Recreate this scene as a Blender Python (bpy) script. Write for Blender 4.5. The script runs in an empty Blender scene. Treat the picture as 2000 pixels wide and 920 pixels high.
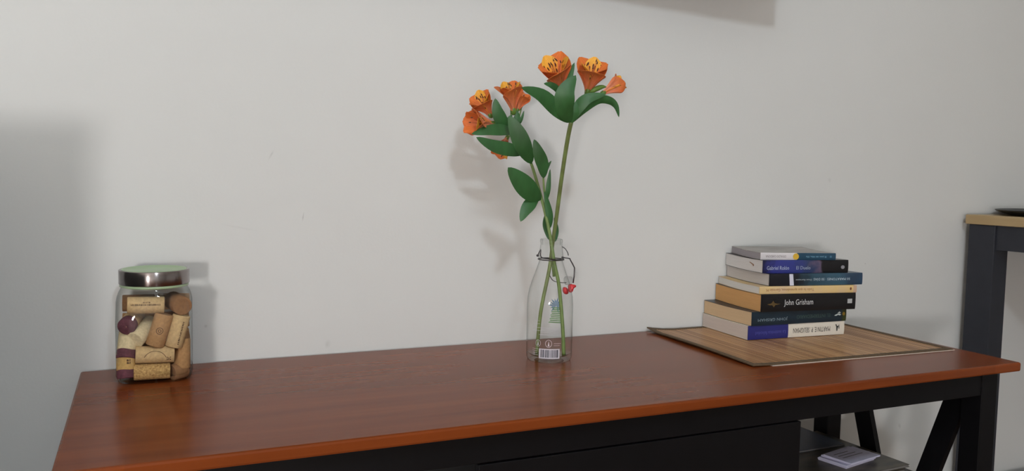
import bpy, bmesh, math, random
from mathutils import Vector, Matrix
random.seed(7)
scene = bpy.context.scene
C = scene.collection
# ------------------------------------------------------------------ camera, world, exposure
F = 1609.43                                   # focal length in pixels of the 2000 x 920 frame
CR = ((0.91226924, -0.01275364, 0.40939245), (-0.40915839, -0.07430524, 0.90943287), (0.01882142, -0.99715399, -0.07300464))
CZ = 1.034                                    # camera height above the floor
cam_data = bpy.data.cameras.new('camera'); cam = bpy.data.objects.new('camera', cam_data); C.objects.link(cam)
cam_data.sensor_width = 36; cam_data.lens = F/2000*36; cam_data.clip_start = .02
cam.matrix_world = Matrix([(CR[i][0], -CR[i][1], -CR[i][2], (0, 0, CZ)[i]) for i in range(3)] + [(0, 0, 0, 1)])
scene.camera = cam
world = bpy.data.worlds.new('world'); scene.world = world; world.use_nodes = True
world.node_tree.nodes['Background'].inputs[0].default_value = (.9, .92, 1, 1)
world.node_tree.nodes['Background'].inputs[1].default_value = 0
vs = scene.view_settings; vs.view_transform = 'Standard'; vs.look = 'None'; vs.gamma = 1; vs.use_curve_mapping = False
vs.exposure = -0.19
LAMP_A = Vector((.22, -.6, CZ+1.06)); RAD_A = .085; POW_A = 43       # pendant globe over the seat
LAMP_B = Vector((-1.15, -1.8, .88)); RAD_B = .13; POW_B = 132         # globe floor lamp further back

def ray(x, y):
    v = (x-1000, y-460, F)
    return Vector([sum(CR[i][k]*v[k] for k in range(3)) for i in range(3)])
def at(x, y, Y):                              # pixel -> point at depth Y (in front of the wall)
    d = ray(x, y); d = d*(Y/d.y); return Vector((d.x, d.y, d.z+CZ))
def onz(x, y, Z):                             # pixel -> point on the horizontal plane Z
    d = ray(x, y); d = d*((Z-CZ)/d.z); return Vector((d.x, d.y, d.z+CZ))

# ------------------------------------------------------------------ materials
MATS = {}
def lin(c):
    return tuple((v/12.92 if v <= .04045 else ((v+.055)/1.055)**2.4) for v in c)
def rgb(r, g, b): return lin((r/255, g/255, b/255))+(1,)
def mat(name, col, rough=.5, metal=0, noise=0, scale=20, stretch=(1, 1, 1), bump=0, spec=.5, col2=None, detail=4, **kw):
    if name in MATS: return MATS[name]
    m = bpy.data.materials.new(name); m.use_nodes = True; nt = m.node_tree
    b = nt.nodes['Principled BSDF']
    b.inputs['Base Color'].default_value = col; b.inputs['Roughness'].default_value = rough; b.inputs['Metallic'].default_value = metal
    b.inputs['Specular IOR Level'].default_value = spec
    for k, v in kw.items(): b.inputs[k.replace('_', ' ')].default_value = v
    if noise or bump or col2:
        tc = nt.nodes.new('ShaderNodeTexCoord'); mp = nt.nodes.new('ShaderNodeMapping'); nz = nt.nodes.new('ShaderNodeTexNoise')
        mp.inputs['Scale'].default_value = stretch; nz.inputs['Scale'].default_value = scale; nz.inputs['Detail'].default_value = detail
        nt.links.new(tc.outputs['Object'], mp.inputs[0]); nt.links.new(mp.outputs[0], nz.inputs['Vector'])
        if noise or col2:
            r = nt.nodes.new('ShaderNodeValToRGB'); r.color_ramp.elements[0].position = .3; r.color_ramp.elements[1].position = .7
            c2 = col2 or tuple(min(1, v*(1+noise)) for v in col[:3])+(1,)
            c1 = col if col2 else tuple(v*(1-noise) for v in col[:3])+(1,)
            r.color_ramp.elements[0].color = c1; r.color_ramp.elements[1].color = c2
            nt.links.new(nz.outputs['Fac'], r.inputs[0]); nt.links.new(r.outputs[0], b.inputs['Base Color'])
        if bump:
            bp = nt.nodes.new('ShaderNodeBump'); bp.inputs['Strength'].default_value = bump; bp.inputs['Distance'].default_value = .002
            nt.links.new(nz.outputs['Fac'], bp.inputs['Height']); nt.links.new(bp.outputs[0], b.inputs['Normal'])
    MATS[name] = m; return m

def glass_mat(name, tint, edge, rough=.02):
    m = bpy.data.materials.new(name); m.use_nodes = True; nt = m.node_tree; nt.nodes.clear()
    out = nt.nodes.new('ShaderNodeOutputMaterial'); mix = nt.nodes.new('ShaderNodeMixShader')
    tr = nt.nodes.new('ShaderNodeBsdfTransparent'); gl = nt.nodes.new('ShaderNodeBsdfGlossy')
    lw = nt.nodes.new('ShaderNodeLayerWeight'); lw.inputs[0].default_value = .5
    mc = nt.nodes.new('ShaderNodeMixRGB'); mc.inputs[1].default_value = tint; mc.inputs[2].default_value = edge
    pw = nt.nodes.new('ShaderNodeMath'); pw.operation = 'POWER'; pw.inputs[1].default_value = 5.0
    p5 = nt.nodes.new('ShaderNodeMath'); p5.operation = 'POWER'; p5.inputs[1].default_value = 5.0
    ma = nt.nodes.new('ShaderNodeMath'); ma.operation = 'MULTIPLY_ADD'; ma.inputs[1].default_value = .8; ma.inputs[2].default_value = .028
    nt.links.new(lw.outputs['Facing'], pw.inputs[0]); nt.links.new(pw.outputs[0], mc.inputs[0]); nt.links.new(mc.outputs[0], tr.inputs[0])
    nt.links.new(lw.outputs['Facing'], p5.inputs[0]); nt.links.new(p5.outputs[0], ma.inputs[0])
    gl.inputs['Roughness'].default_value = rough
    nt.links.new(ma.outputs[0], mix.inputs[0]); nt.links.new(tr.outputs[0], mix.inputs[1]); nt.links.new(gl.outputs[0], mix.inputs[2])
    nt.links.new(mix.outputs[0], out.inputs[0]); MATS[name] = m; return m

def emit_mat(name, col, s):
    m = bpy.data.materials.new(name); m.use_nodes = True; nt = m.node_tree; nt.nodes.clear()
    out = nt.nodes.new('ShaderNodeOutputMaterial'); e = nt.nodes.new('ShaderNodeEmission'); e.inputs[0].default_value = col; e.inputs[1].default_value = s
    nt.links.new(e.outputs[0], out.inputs[0]); return m

def wall_mat():
    m = mat('wall_paint', rgb(213, 213, 210), .85, noise=.025, scale=2.2, bump=.0, spec=.2)
    nt = m.node_tree; b = nt.nodes['Principled BSDF']
    n2 = nt.nodes.new('ShaderNodeTexNoise'); n2.inputs['Scale'].default_value = 260; bp = nt.nodes.new('ShaderNodeBump')
    tc = nt.nodes.new('ShaderNodeTexCoord'); nt.links.new(tc.outputs['Object'], n2.inputs['Vector'])
    bp.inputs['Strength'].default_value = .12; bp.inputs['Distance'].default_value = .001
    nt.links.new(n2.outputs['Fac'], bp.inputs['Height']); nt.links.new(bp.outputs[0], b.inputs['Normal'])
    geo = nt.nodes.new('ShaderNodeNewGeometry')
    src = b.inputs['Base Color'].links[0].from_socket
    nd = nt.nodes.new('ShaderNodeTexNoise'); nd.inputs['Scale'].default_value = 140; nt.links.new(geo.outputs['Position'], nd.inputs['Vector'])
    # small scuffs on the paint: pixel, half size (m), stretch angle, strength
    for (px, py, sx, sz, ang, st) in ((592, 424, .0012, .009, .15, .28), (530, 302, .002, .011, .5, .14), (1690, 515, .003, .002, 0, .3),
                                      (402, 637, .003, .003, 0, .25), (470, 445, .03, .002, .2, .08), (1620, 352, .006, .006, 0, .1),
                                      (1757, 832, .005, .008, -.4, .2), (640, 672, .006, .008, .3, .12), (1480, 640, .008, .004, .3, .1)):
        p = at(px, py, WALL_Y)
        s = nt.nodes.new('ShaderNodeVectorMath'); s.operation = 'SUBTRACT'; s.inputs[1].default_value = p
        nt.links.new(geo.outputs['Position'], s.inputs[0])
        mp = nt.nodes.new('ShaderNodeMapping'); mp.vector_type = 'TEXTURE'; mp.inputs['Rotation'].default_value = (0, ang, 0); mp.inputs['Scale'].default_value = (sx, 1, sz)
        nt.links.new(s.outputs[0], mp.inputs[0])
        ln = nt.nodes.new('ShaderNodeVectorMath'); ln.operation = 'LENGTH'; nt.links.new(mp.outputs[0], ln.inputs[0])
        mr = nt.nodes.new('ShaderNodeMapRange'); mr.inputs[1].default_value = .2; mr.inputs[2].default_value = 1.0; mr.inputs[3].default_value = 1; mr.inputs[4].default_value = 0
        nt.links.new(ln.outputs['Value'], mr.inputs[0])
        mu = nt.nodes.new('ShaderNodeMath'); mu.operation = 'MULTIPLY'; nt.links.new(mr.outputs[0], mu.inputs[0]); nt.links.new(nd.outputs['Fac'], mu.inputs[1])
        m2 = nt.nodes.new('ShaderNodeMath'); m2.operation = 'MULTIPLY'; m2.inputs[1].default_value = st*1.8; nt.links.new(mu.outputs[0], m2.inputs[0])
        mx = nt.nodes.new('ShaderNodeMixRGB'); mx.inputs[2].default_value = (.12, .11, .1, 1)
        nt.links.new(m2.outputs[0], mx.inputs[0]); nt.links.new(src, mx.inputs[1]); src = mx.outputs[0]
    nt.links.new(src, b.inputs['Base Color'])
    return m

def wood_mat(name, c1, c2, rough, stretch, scale=6, coat=0.0, joint=None, spec=.5):
    m = bpy.data.materials.new(name); m.use_nodes = True; nt = m.node_tree; b = nt.nodes['Principled BSDF']
    tc = nt.nodes.new('ShaderNodeTexCoord'); mp = nt.nodes.new('ShaderNodeMapping'); mp.inputs['Scale'].default_value = stretch
    nt.links.new(tc.outputs['Object'], mp.inputs[0])
    n1 = nt.nodes.new('ShaderNodeTexNoise'); n1.inputs['Scale'].default_value = scale; n1.inputs['Detail'].default_value = 6; n1.inputs['Distortion'].default_value = 0
    nt.links.new(mp.outputs[0], n1.inputs['Vector'])
    r = nt.nodes.new('ShaderNodeValToRGB'); r.color_ramp.elements[0].position = .28; r.color_ramp.elements[1].position = .78
    r.color_ramp.elements[0].color = c1; r.color_ramp.elements[1].color = c2
    nt.links.new(n1.outputs['Fac'], r.inputs[0]); src = r.outputs[0]
    if joint:                                  # glued staves differ a little in tone
        sn = nt.nodes.new('ShaderNodeVectorMath'); sn.operation = 'SNAP'; sn.inputs[1].default_value = (joint[0], joint[1], 10)
        nt.links.new(tc.outputs['Object'], sn.inputs[0]); wn = nt.nodes.new('ShaderNodeTexWhiteNoise'); nt.links.new(sn.outputs[0], wn.inputs['Vector'])
        br = nt.nodes.new('ShaderNodeMapRange'); br.inputs[3].default_value = .93; br.inputs[4].default_value = 1.06; nt.links.new(wn.outputs['Value'], br.inputs[0])
        mu = nt.nodes.new('ShaderNodeMixRGB'); mu.blend_type = 'MULTIPLY'; mu.inputs[0].default_value = 1
        nt.links.new(src, mu.inputs[1]); nt.links.new(br.outputs[0], mu.inputs[2]); src = mu.outputs[0]
    nt.links.new(src, b.inputs['Base Color'])
    b.inputs['Specular IOR Level'].default_value = spec
    b.inputs['Roughness'].default_value = rough; b.inputs['Coat Weight'].default_value = coat; b.inputs['Coat Roughness'].default_value = rough*.8
    MATS[name] = m; return m

# ------------------------------------------------------------------ mesh helpers
def link(name, me, m, parent=None, smooth=False):
    o = bpy.data.objects.new(name, me); C.objects.link(o)
    if m is not None:
        for x in (m if isinstance(m, (list, tuple)) else [m]): me.materials.append(x)
    if smooth:
        for p in me.polygons: p.use_smooth = True
    if parent is not None: o.parent = parent
    return o
def origin(parent):                            # world position of a parent (parents are never rotated here)
    v = Vector((0, 0, 0))
    while parent is not None: v += parent.location; parent = parent.parent
    return v
def pyd(name, V, Fs, m, parent=None, smooth=False, mi=None, loc=None):
    off = origin(parent) + (Vector(loc) if loc is not None else Vector((0, 0, 0)))
    me = bpy.data.meshes.new(name); me.from_pydata([Vector(v)-off for v in V], [], Fs)
    o = link(name, me, m, parent, smooth)
    if loc is not None: o.location = Vector(loc)
    if mi:
        for p, k in zip(me.polygons, mi): p.material_index = k
    me.update(); return o
def from_bm(name, bm, m, parent=None, smooth=False, loc=None):
    off = origin(parent) + (Vector(loc) if loc is not None else Vector((0, 0, 0)))
    for v in bm.verts: v.co -= off
    bmesh.ops.recalc_face_normals(bm, faces=bm.faces[:])
    me = bpy.data.meshes.new(name); bm.to_mesh(me); bm.free()
    o = link(name, me, m, parent, smooth)
    if loc is not None: o.location = Vector(loc)
    return o
def box_bm(x0, x1, y0, y1, z0, z1, bev=0, seg=2, bm=None, M=None):
    bm2 = bmesh.new(); r = bmesh.ops.create_cube(bm2, size=1)
    for v in bm2.verts: v.co = Vector(((x0+x1)/2+v.co.x*(x1-x0), (y0+y1)/2+v.co.y*(y1-y0), (z0+z1)/2+v.co.z*(z1-z0)))
    if bev: bmesh.ops.bevel(bm2, geom=bm2.edges[:], offset=bev, segments=seg, affect='EDGES', profile=.5)
    if M is not None: bm2.transform(M)
    if bm is None: return bm2
    me = bpy.data.meshes.new('t'); bm2.to_mesh(me); bm2.free(); bm.from_mesh(me); bpy.data.meshes.remove(me); return bm
def box(name, b, m, parent=None, bev=0, loc=None, M=None):
    return from_bm(name, box_bm(*b, bev=bev, M=M), m, parent, loc=loc)
def frame_from(d):
    d = d.normalized(); u = Vector((0, 0, 1)) if abs(d.z) < .9 else Vector((1, 0, 0))
    s = d.cross(u).normalized(); return d, s, s.cross(d).normalized()
def tube_geo(pts, rads, n=8, cap=True):
    pts = [Vector(p) for p in pts]; V = []; Fs = []
    d0 = (pts[1]-pts[0]).normalized(); _, s, t = frame_from(d0)
    for i, p in enumerate(pts):
        d = (pts[min(i+1, len(pts)-1)]-pts[max(i-1, 0)]).normalized()
        s = (s-d*s.dot(d)).normalized(); t = d.cross(s)
        r = rads[i] if isinstance(rads, (list, tuple)) else rads
        for k in range(n):
            a = 2*math.pi*k/n; V.append(p+(s*math.cos(a)+t*math.sin(a))*r)
    for i in range(len(pts)-1):
        for k in range(n):
            a = i*n+k; b = i*n+(k+1) % n; Fs.append((a, b, b+n, a+n))
    if cap: Fs.append(tuple(range(n-1, -1, -1))); Fs.append(tuple(range((len(pts)-1)*n, len(pts)*n)))
    return V, Fs
def tube(name, pts, rads, m, parent=None, n=8, loc=None):
    V, Fs = tube_geo(pts, rads, n); return pyd(name, V, Fs, m, parent, True, loc=loc)
def lathe(name, prof, cen, m, parent=None, n=48, smooth=True, fn=None, loc=None, close=False):
    V = []; Fs = []
    for (r, z) in prof:
        for k in range(n):
            a = 2*math.pi*k/n; q = fn(a, z) if fn else 1
            V.append(Vector((cen[0]+r*q*math.cos(a), cen[1]+r*q*math.sin(a), cen[2]+z)))
    for i in range(len(prof)-1):
        for k in range(n):
            a = i*n+k; b = i*n+(k+1) % n; Fs.append((a, b, b+n, a+n))
    if close:
        Fs.append(tuple(range(n-1, -1, -1))); Fs.append(tuple(range((len(prof)-1)*n, len(prof)*n)))
    return pyd(name, V, Fs, m, parent, smooth, loc=loc)
def bez(p, n):
    out = []
    for i in range(n+1):
        t = i/n; q = [Vector(v) for v in p]
        while len(q) > 1: q = [q[k].lerp(q[k+1], t) for k in range(len(q)-1)]
        out.append(q[0])
    return out
def smooth_pts(p, k=6):                        # Catmull-Rom
    p = [Vector(v) for v in p]; out = []
    for i in range(len(p)-1):
        a = p[max(i-1, 0)]; b = p[i]; c = p[i+1]; d = p[min(i+2, len(p)-1)]
        for j in range(k):
            t = j/k; out.append(.5*((2*b)+(c-a)*t+(2*a-5*b+4*c-d)*t*t+(3*b-a-3*c+d)*t**3))
    out.append(p[-1]); return out
def thing(name, label, cat, loc, group=None):
    o = bpy.data.objects.new(name, None); C.objects.link(o); o.location = Vector(loc); o.empty_display_size = .05
    return tag(o, label, cat, group)
def tag(o, label, cat, group=None):
    o['label'] = label; o['category'] = cat
    if group: o['group'] = group
    return o
def struct(o): o['kind'] = 'structure'; return o
_tc = {}
def text_geo(s):                               # flat lettering as mesh data, unit box (0..1, 0..1)
    if s in _tc: return _tc[s]
    cu = bpy.data.curves.new('t', 'FONT'); cu.body = s; cu.resolution_u = 2
    o = bpy.data.objects.new('t', cu); C.objects.link(o)
    bpy.context.view_layer.update()
    me = bpy.data.meshes.new_from_object(o.evaluated_get(bpy.context.evaluated_depsgraph_get()))
    V = [v.co.copy() for v in me.vertices]; Fs = [tuple(p.vertices) for p in me.polygons]
    bpy.data.objects.remove(o); bpy.data.curves.remove(cu); bpy.data.meshes.remove(me)
    x0 = min(v.x for v in V); x1 = max(v.x for v in V); y0 = min(v.y for v in V); y1 = max(v.y for v in V)
    V = [((v.x-x0)/(x1-x0), (v.y-y0)/(y1-y0)) for v in V]; _tc[s] = (V, Fs); return V, Fs

# ------------------------------------------------------------------ the room
WALL_Y = 1.28; X0, X1, Y0, ZC = -2.3, 3.5, -3.2, 2.55
M_wall = wall_mat()
M_other = mat('wall_far_paint', rgb(213, 213, 210), .85, noise=.025, scale=2.2)
M_floor = wood_mat('floor_wood', rgb(96, 70, 50), rgb(134, 102, 76), .4, (1, 9, 1), 4, joint=(.9, .12))
M_ceil = mat('ceiling_paint', rgb(225, 222, 215), .9, noise=.02, scale=3)
struct(box('wall_back', (X0-.1, X1+.1, WALL_Y, WALL_Y+.12, 0, ZC), M_wall))
struct(box('wall_left', (X0-.1, X0, Y0-.1, WALL_Y, 0, ZC), M_other))
struct(box('wall_right', (X1, X1+.1, Y0-.1, WALL_Y, 0, ZC), M_other))
struct(box('wall_front', (X0, X1, Y0-.1, Y0, 0, ZC), M_other))
struct(box('floor', (X0-.1, X1+.1, Y0-.1, WALL_Y+.12, -.1, 0), M_floor))
struct(box('ceiling', (X0-.1, X1+.1, Y0-.1, WALL_Y+.12, ZC, ZC+.1), M_ceil))
struct(box('baseboard_back', (X0, X1, WALL_Y-.012, WALL_Y, 0, .07), mat('skirting_paint', rgb(205, 200, 192), .5, noise=.03), bev=.003))

# lamps of the room (behind the camera)
M_brass = mat('lamp_metal', rgb(60, 58, 55), .35, 1, noise=.1)
def globe_power(P, r): return P/(4*math.pi*math.pi*r*r)
t = thing('pendant_lamp_offscreen', 'small white glass globe pendant lamp hanging on a thin cord', 'lamp', (LAMP_A.x, LAMP_A.y, LAMP_A.z+RAD_A))
lathe('globe_offscreen', [(RAD_A*math.sin(a), RAD_A*math.cos(a)) for a in [math.pi*(.01+.98*i/12) for i in range(13)]], LAMP_A, emit_mat('globe_light_warm', (.82, .95, 1.06, 1), globe_power(POW_A, RAD_A)), t, 20)
lathe('cap', [(.0, .03), (.02, .028), (.024, -.006), (.0, -.006)], (LAMP_A.x, LAMP_A.y, LAMP_A.z+RAD_A+.004), M_brass, t, 20)
tube('cord', [(LAMP_A.x, LAMP_A.y, LAMP_A.z+RAD_A+.03), (LAMP_A.x, LAMP_A.y, ZC)], .003, M_brass, t)
t = thing('floor_lamp_offscreen', 'low floor lamp with a white globe on a dark metal pole', 'lamp', (LAMP_B.x, LAMP_B.y, 0))
lathe('globe_offscreen', [(RAD_B*math.sin(a), RAD_B*math.cos(a)) for a in [math.pi*(.01+.98*i/12) for i in range(13)]], LAMP_B, emit_mat('globe_light_soft', (1, .97, .97, 1), globe_power(POW_B, RAD_B)), t, 20)
tube('pole', [(LAMP_B.x, LAMP_B.y, .02), (LAMP_B.x, LAMP_B.y, LAMP_B.z-RAD_B+.004)], .01, M_brass, t)
lathe('base', [(.0, .022), (.12, .02), (.13, .012), (.13, 0), (0, 0)], (LAMP_B.x, LAMP_B.y, 0), M_brass, t, 32)

# ------------------------------------------------------------------ console table
TZ = .75
TX0, TX1, TY0, TY1 = -.081, 1.284, .852, 1.276
M_top = wood_mat('cherry_wood', rgb(108, 50, 20), rgb(132, 65, 28), .22, (.55, 7, 7), 5, coat=.0, joint=(.62, .071), spec=.15)
M_black = mat('black_lacquer', rgb(11, 10, 12), .45, noise=.15, scale=30, spec=.22)
M_shelf = mat('dark_shelf', rgb(50, 47, 46), .45, noise=.12, scale=18, stretch=(1, 6, 1))
t = thing('console_table', 'long console table with a red-brown wooden top on a black frame with crossed ends', 'table', ((TX0+TX1)/2, 1.05, 0))
box('table_top', (TX0, TX1, TY0, TY1, TZ-.0148, TZ), M_top, t, bev=.003)
lg = .036
XR = 1.222; XL = TX0+TX1-XR-lg; LYF = .872; LYB = 1.19
for x in (XL, XR):
    for y in (LYF, LYB): box('leg', (x, x+lg, y, y+lg, 0, TZ-.0152), M_black, t, bev=.0015)
AZ0 = CZ-.338; AZ1 = TZ-.0152
box('apron', (XL+lg, XR, LYF+.002, LYF+.02, AZ0, AZ1), M_black, t, bev=.001)
box('apron', (XL+lg, XR, LYB+lg-.02, LYB+lg-.002, AZ0, AZ1), M_black, t, bev=.001)
for x in (XL, XR): box('apron', (x+.008, x+.028, LYF+lg, LYB, AZ0, AZ1), M_black, t, bev=.001)
def brace(x, y0, y1, off):
    z0 = AZ0+.004; z1 = .03; w = .0185; a = math.atan2(y1-y0, z0-z1); hy = w/math.cos(a)
    V = [(x+s, y, z) for s in (off, off+.0105) for (y, z) in ((y0-hy, z0), (y0+hy, z0), (y1+hy, z1), (y1-hy, z1))]
    bm = bmesh.new(); vs_ = [bm.verts.new(v) for v in V]
    for f in ((0, 1, 2, 3), (7, 6, 5, 4), (0, 4, 5, 1), (1, 5, 6, 2), (2, 6, 7, 3), (3, 7, 4, 0)): bm.faces.new([vs_[k] for k in f])
    from_bm('brace', bm, M_black, t)
for x in (XL, XR):
    brace(x, .916, 1.135, .006); brace(x, 1.155, .953, .018)
SZ = CZ-.503                                   # upper face of the shelf
box('shelf', (XL+.004, XR+.004, LYF+.006, LYB+lg-.004, SZ-.018, SZ), M_shelf, t, bev=.001)
CX0, CX1 = .356, .847                           # the closed middle cabinet
for x in (CX0, CX1-.016): box('side_panel', (x, x+.016, LYF+.012, LYB+lg-.006, SZ-.25, AZ1), M_black, t)
box('back_panel', (CX0+.016, CX1-.016, LYB+lg-.014, LYB+lg-.006, SZ-.25, AZ0), M_black, t)
box('bottom_panel', (CX0, CX1, LYF+.012, LYB+lg-.006, SZ-.268, SZ-.25), M_black, t)
d = box('door', (CX0, CX1, LYF+.001, LYF+.0118, SZ-.248, AZ0-.0015), M_black, t, bev=.001)
kb = lathe('knob', [(.0, .0), (.006, .0), (.005, .008), (.011, .014), (.011, .018), (.0, .021)], (0, 0, 0), mat('knob_metal', rgb(120, 118, 115), .3, 1, noise=.1), None, 20)
kb.parent = d; kb.rotation_euler = (math.pi/2, 0, 0); kb.location = Vector(((CX0+CX1)/2, LYF+.001, SZ-.1))-origin(d)

# ------------------------------------------------------------------ bamboo placemat and the sheet under it
ML, MF, MR, MB = Vector((.851, 1.274, TZ)), Vector((.842, .972, TZ)), Vector((1.262, .958, TZ)), Vector((1.274, 1.268, TZ))
def mp_(u, v):                                  # u along the wall, v towards the wall
    return (MF*(1-u)+MR*u)*(1-v)+(ML*(1-u)+MB*u)*v
def mat_lift(u, v):                             # the left edge has curled up a little
    e = max(0, 1-u/.16)
    return .0035*e*e*(.45+.55*math.sin(math.pi*min(1, v*1.05)))+.004*max(0, 1-u/.1)*max(0, (v-.9)/.1)
M_bam = bpy.data.materials.new('bamboo'); M_bam.use_nodes = True
nt = M_bam.node_tree; b = nt.nodes['Principled BSDF']; geo = nt.nodes.new('ShaderNodeNewGeometry'); rr = nt.nodes.new('ShaderNodeValToRGB')
rr.color_ramp.elements[0].color = rgb(138, 88, 48); rr.color_ramp.elements[1].color = rgb(206, 152, 98)
e = rr.color_ramp.elements.new(.5); e.color = rgb(176, 122, 72)
nt.links.new(geo.outputs['Random Per Island'], rr.inputs[0]); nz = nt.nodes.new('ShaderNodeTexNoise'); nz.inputs['Scale'].default_value = 9
tc = nt.nodes.new('ShaderNodeTexCoord'); mpn = nt.nodes.new('ShaderNodeMapping'); mpn.inputs['Scale'].default_value = (14, 1, 1)
nt.links.new(tc.outputs['Object'], mpn.inputs[0]); nt.links.new(mpn.outputs[0], nz.inputs['Vector'])
mx = nt.nodes.new('ShaderNodeMixRGB'); mx.blend_type = 'MULTIPLY'; mx.inputs[0].default_value = .5
nt.links.new(rr.outputs[0], mx.inputs[1]); nt.links.new(nz.outputs['Fac'], mx.inputs[2]); 
gm = nt.nodes.new('ShaderNodeGamma'); gm.inputs[1].default_value = .8; nt.links.new(mx.outputs[0], gm.inputs[0]); nt.links.new(gm.outputs[0], b.inputs['Base Color'])
b.inputs['Roughness'].default_value = .3
MATS['bamboo'] = M_bam
t = thing('placemat', 'brown bamboo slat placemat with a dark cloth border, under the stack of books', 'placemat', mp_(.5, .5))
V = []; Fs = []; NS = 84
for i in range(NS):
    u0 = .022+.956*i/NS; u1 = u0+.956/NS*.9; vv = [.03+.94*j/8 for j in range(9)]
    base = len(V); hz = .0016+random.random()*.0003
    for v in vv:
        for (u, z) in ((u0, .0006), (u0+(u1-u0)*.2, hz), (u0+(u1-u0)*.8, hz), (u1, .0006)):
            p = mp_(u, v); V.append((p.x, p.y, p.z+z+mat_lift(u, v)))
    for j in range(8):
        for k in range(3):
            a = base+j*4+k; Fs.append((a, a+1, a+5, a+4))
o = pyd('slats', V, Fs, M_bam, t); o['kind'] = 'stuff'
M_bind = mat('binding_cloth', rgb(92, 74, 52), .8, noise=.25, scale=260)
def strip(name, uv0, uv1, wu, wv, m, z0, z1, parent, n=16, lift=True):
    V = []; Fs = []
    for i in range(n+1):
        s = i/n; u = uv0[0]*(1-s)+uv1[0]*s; v = uv0[1]*(1-s)+uv1[1]*s
        for (a, z) in ((0, z0), (0, z1), (1, z1), (1, z0)):
            q = mp_(u+a*wu, v+a*wv); V.append((q.x, q.y, q.z+z+(mat_lift(u+a*wu, v+a*wv) if lift else 0)))
    for i in range(n):
        for k in range(4):
            a = i*4+k; b2 = i*4+(k+1) % 4; Fs.append((a, b2, b2+4, a+4))
    Fs.append((3, 2, 1, 0)); Fs.append((n*4, n*4+1, n*4+2, n*4+3))
    return pyd(name, V, Fs, m, parent)
strip('border', (0, 0), (0, 1), .024, 0, M_bind, .0007, .0026, t)
strip('border', (.976, 0), (.976, 1), .024, 0, M_bind, .0007, .0024, t)
strip('border', (.024, 0), (.976, 0), 0, .034, M_bind, .0007, .0024, t)
strip('border', (.024, .966), (.976, .966), 0, .034, M_bind, .0007, .0024, t)
V = []; Fs = []
for (u, v) in ((.085, -.007), (1.004, -.007), (1.004, .75), (.085, .75)):
    p = mp_(u, v); V.append((p.x, p.y, TZ+.0001)); V.append((p.x, p.y, TZ+.0006))
Fs = [(0, 2, 4, 6), (1, 7, 5, 3), (0, 1, 3, 2), (2, 3, 5, 4), (4, 5, 7, 6), (6, 7, 1, 0)]
tag(pyd('paper_sheet', V, Fs, mat('white_paper', rgb(225, 214, 204), .7, noise=.03), None, loc=mp_(.5, .3)), 'thin white sheet showing along the front edge under the bamboo placemat', 'paper')

# ------------------------------------------------------------------ the stack of books
def pages_mat(name, c):
    m = mat(name, c, .85, noise=.10, scale=60, stretch=(.25, .25, 26), bump=.35, detail=3); return m
def grad_mat(name, stops):                      # printed picture on a spine, varies along the spine
    m = bpy.data.materials.new(name); m.use_nodes = True; nt = m.node_tree; b = nt.nodes['Principled BSDF']
    tc = nt.nodes.new('ShaderNodeTexCoord'); sp = nt.nodes.new('ShaderNodeSeparateXYZ'); nz = nt.nodes.new('ShaderNodeTexNoise'); nz.inputs['Scale'].default_value = 70
    nt.links.new(tc.outputs['Object'], sp.inputs[0]); nt.links.new(tc.outputs['Object'], nz.inputs['Vector'])
    ad = nt.nodes.new('ShaderNodeMath'); ad.operation = 'MULTIPLY_ADD'; ad.inputs[1].default_value = .05; nt.links.new(nz.outputs['Fac'], ad.inputs[0]); nt.links.new(sp.outputs[0], ad.inputs[2])
    mr = nt.nodes.new('ShaderNodeMapRange'); mr.inputs[1].default_value = .025; mr.inputs[2].default_value = .225; nt.links.new(ad.outputs[0], mr.inputs[0])
    r = nt.nodes.new('ShaderNodeValToRGB'); els = r.color_ramp.elements
    els[0].position, els[0].color = stops[0][0], rgb(*stops[0][1]); els[1].position, els[1].color = stops[-1][0], rgb(*stops[-1][1])
    for p, c in stops[1:-1]: q = els.new(p); q.color = rgb(*c)
    nt.links.new(mr.outputs[0], r.inputs[0]); nt.links.new(r.outputs[0], b.inputs['Base Color']); b.inputs['Roughness'].default_value = .35
    return m
PRINT = {}
def print_mat(c):
    if c not in PRINT: PRINT[c] = mat('print_%d_%d_%d' % c, rgb(*c), .5, noise=.04, scale=80)
    return PRINT[c]
zcur = [TZ+.0026]
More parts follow.
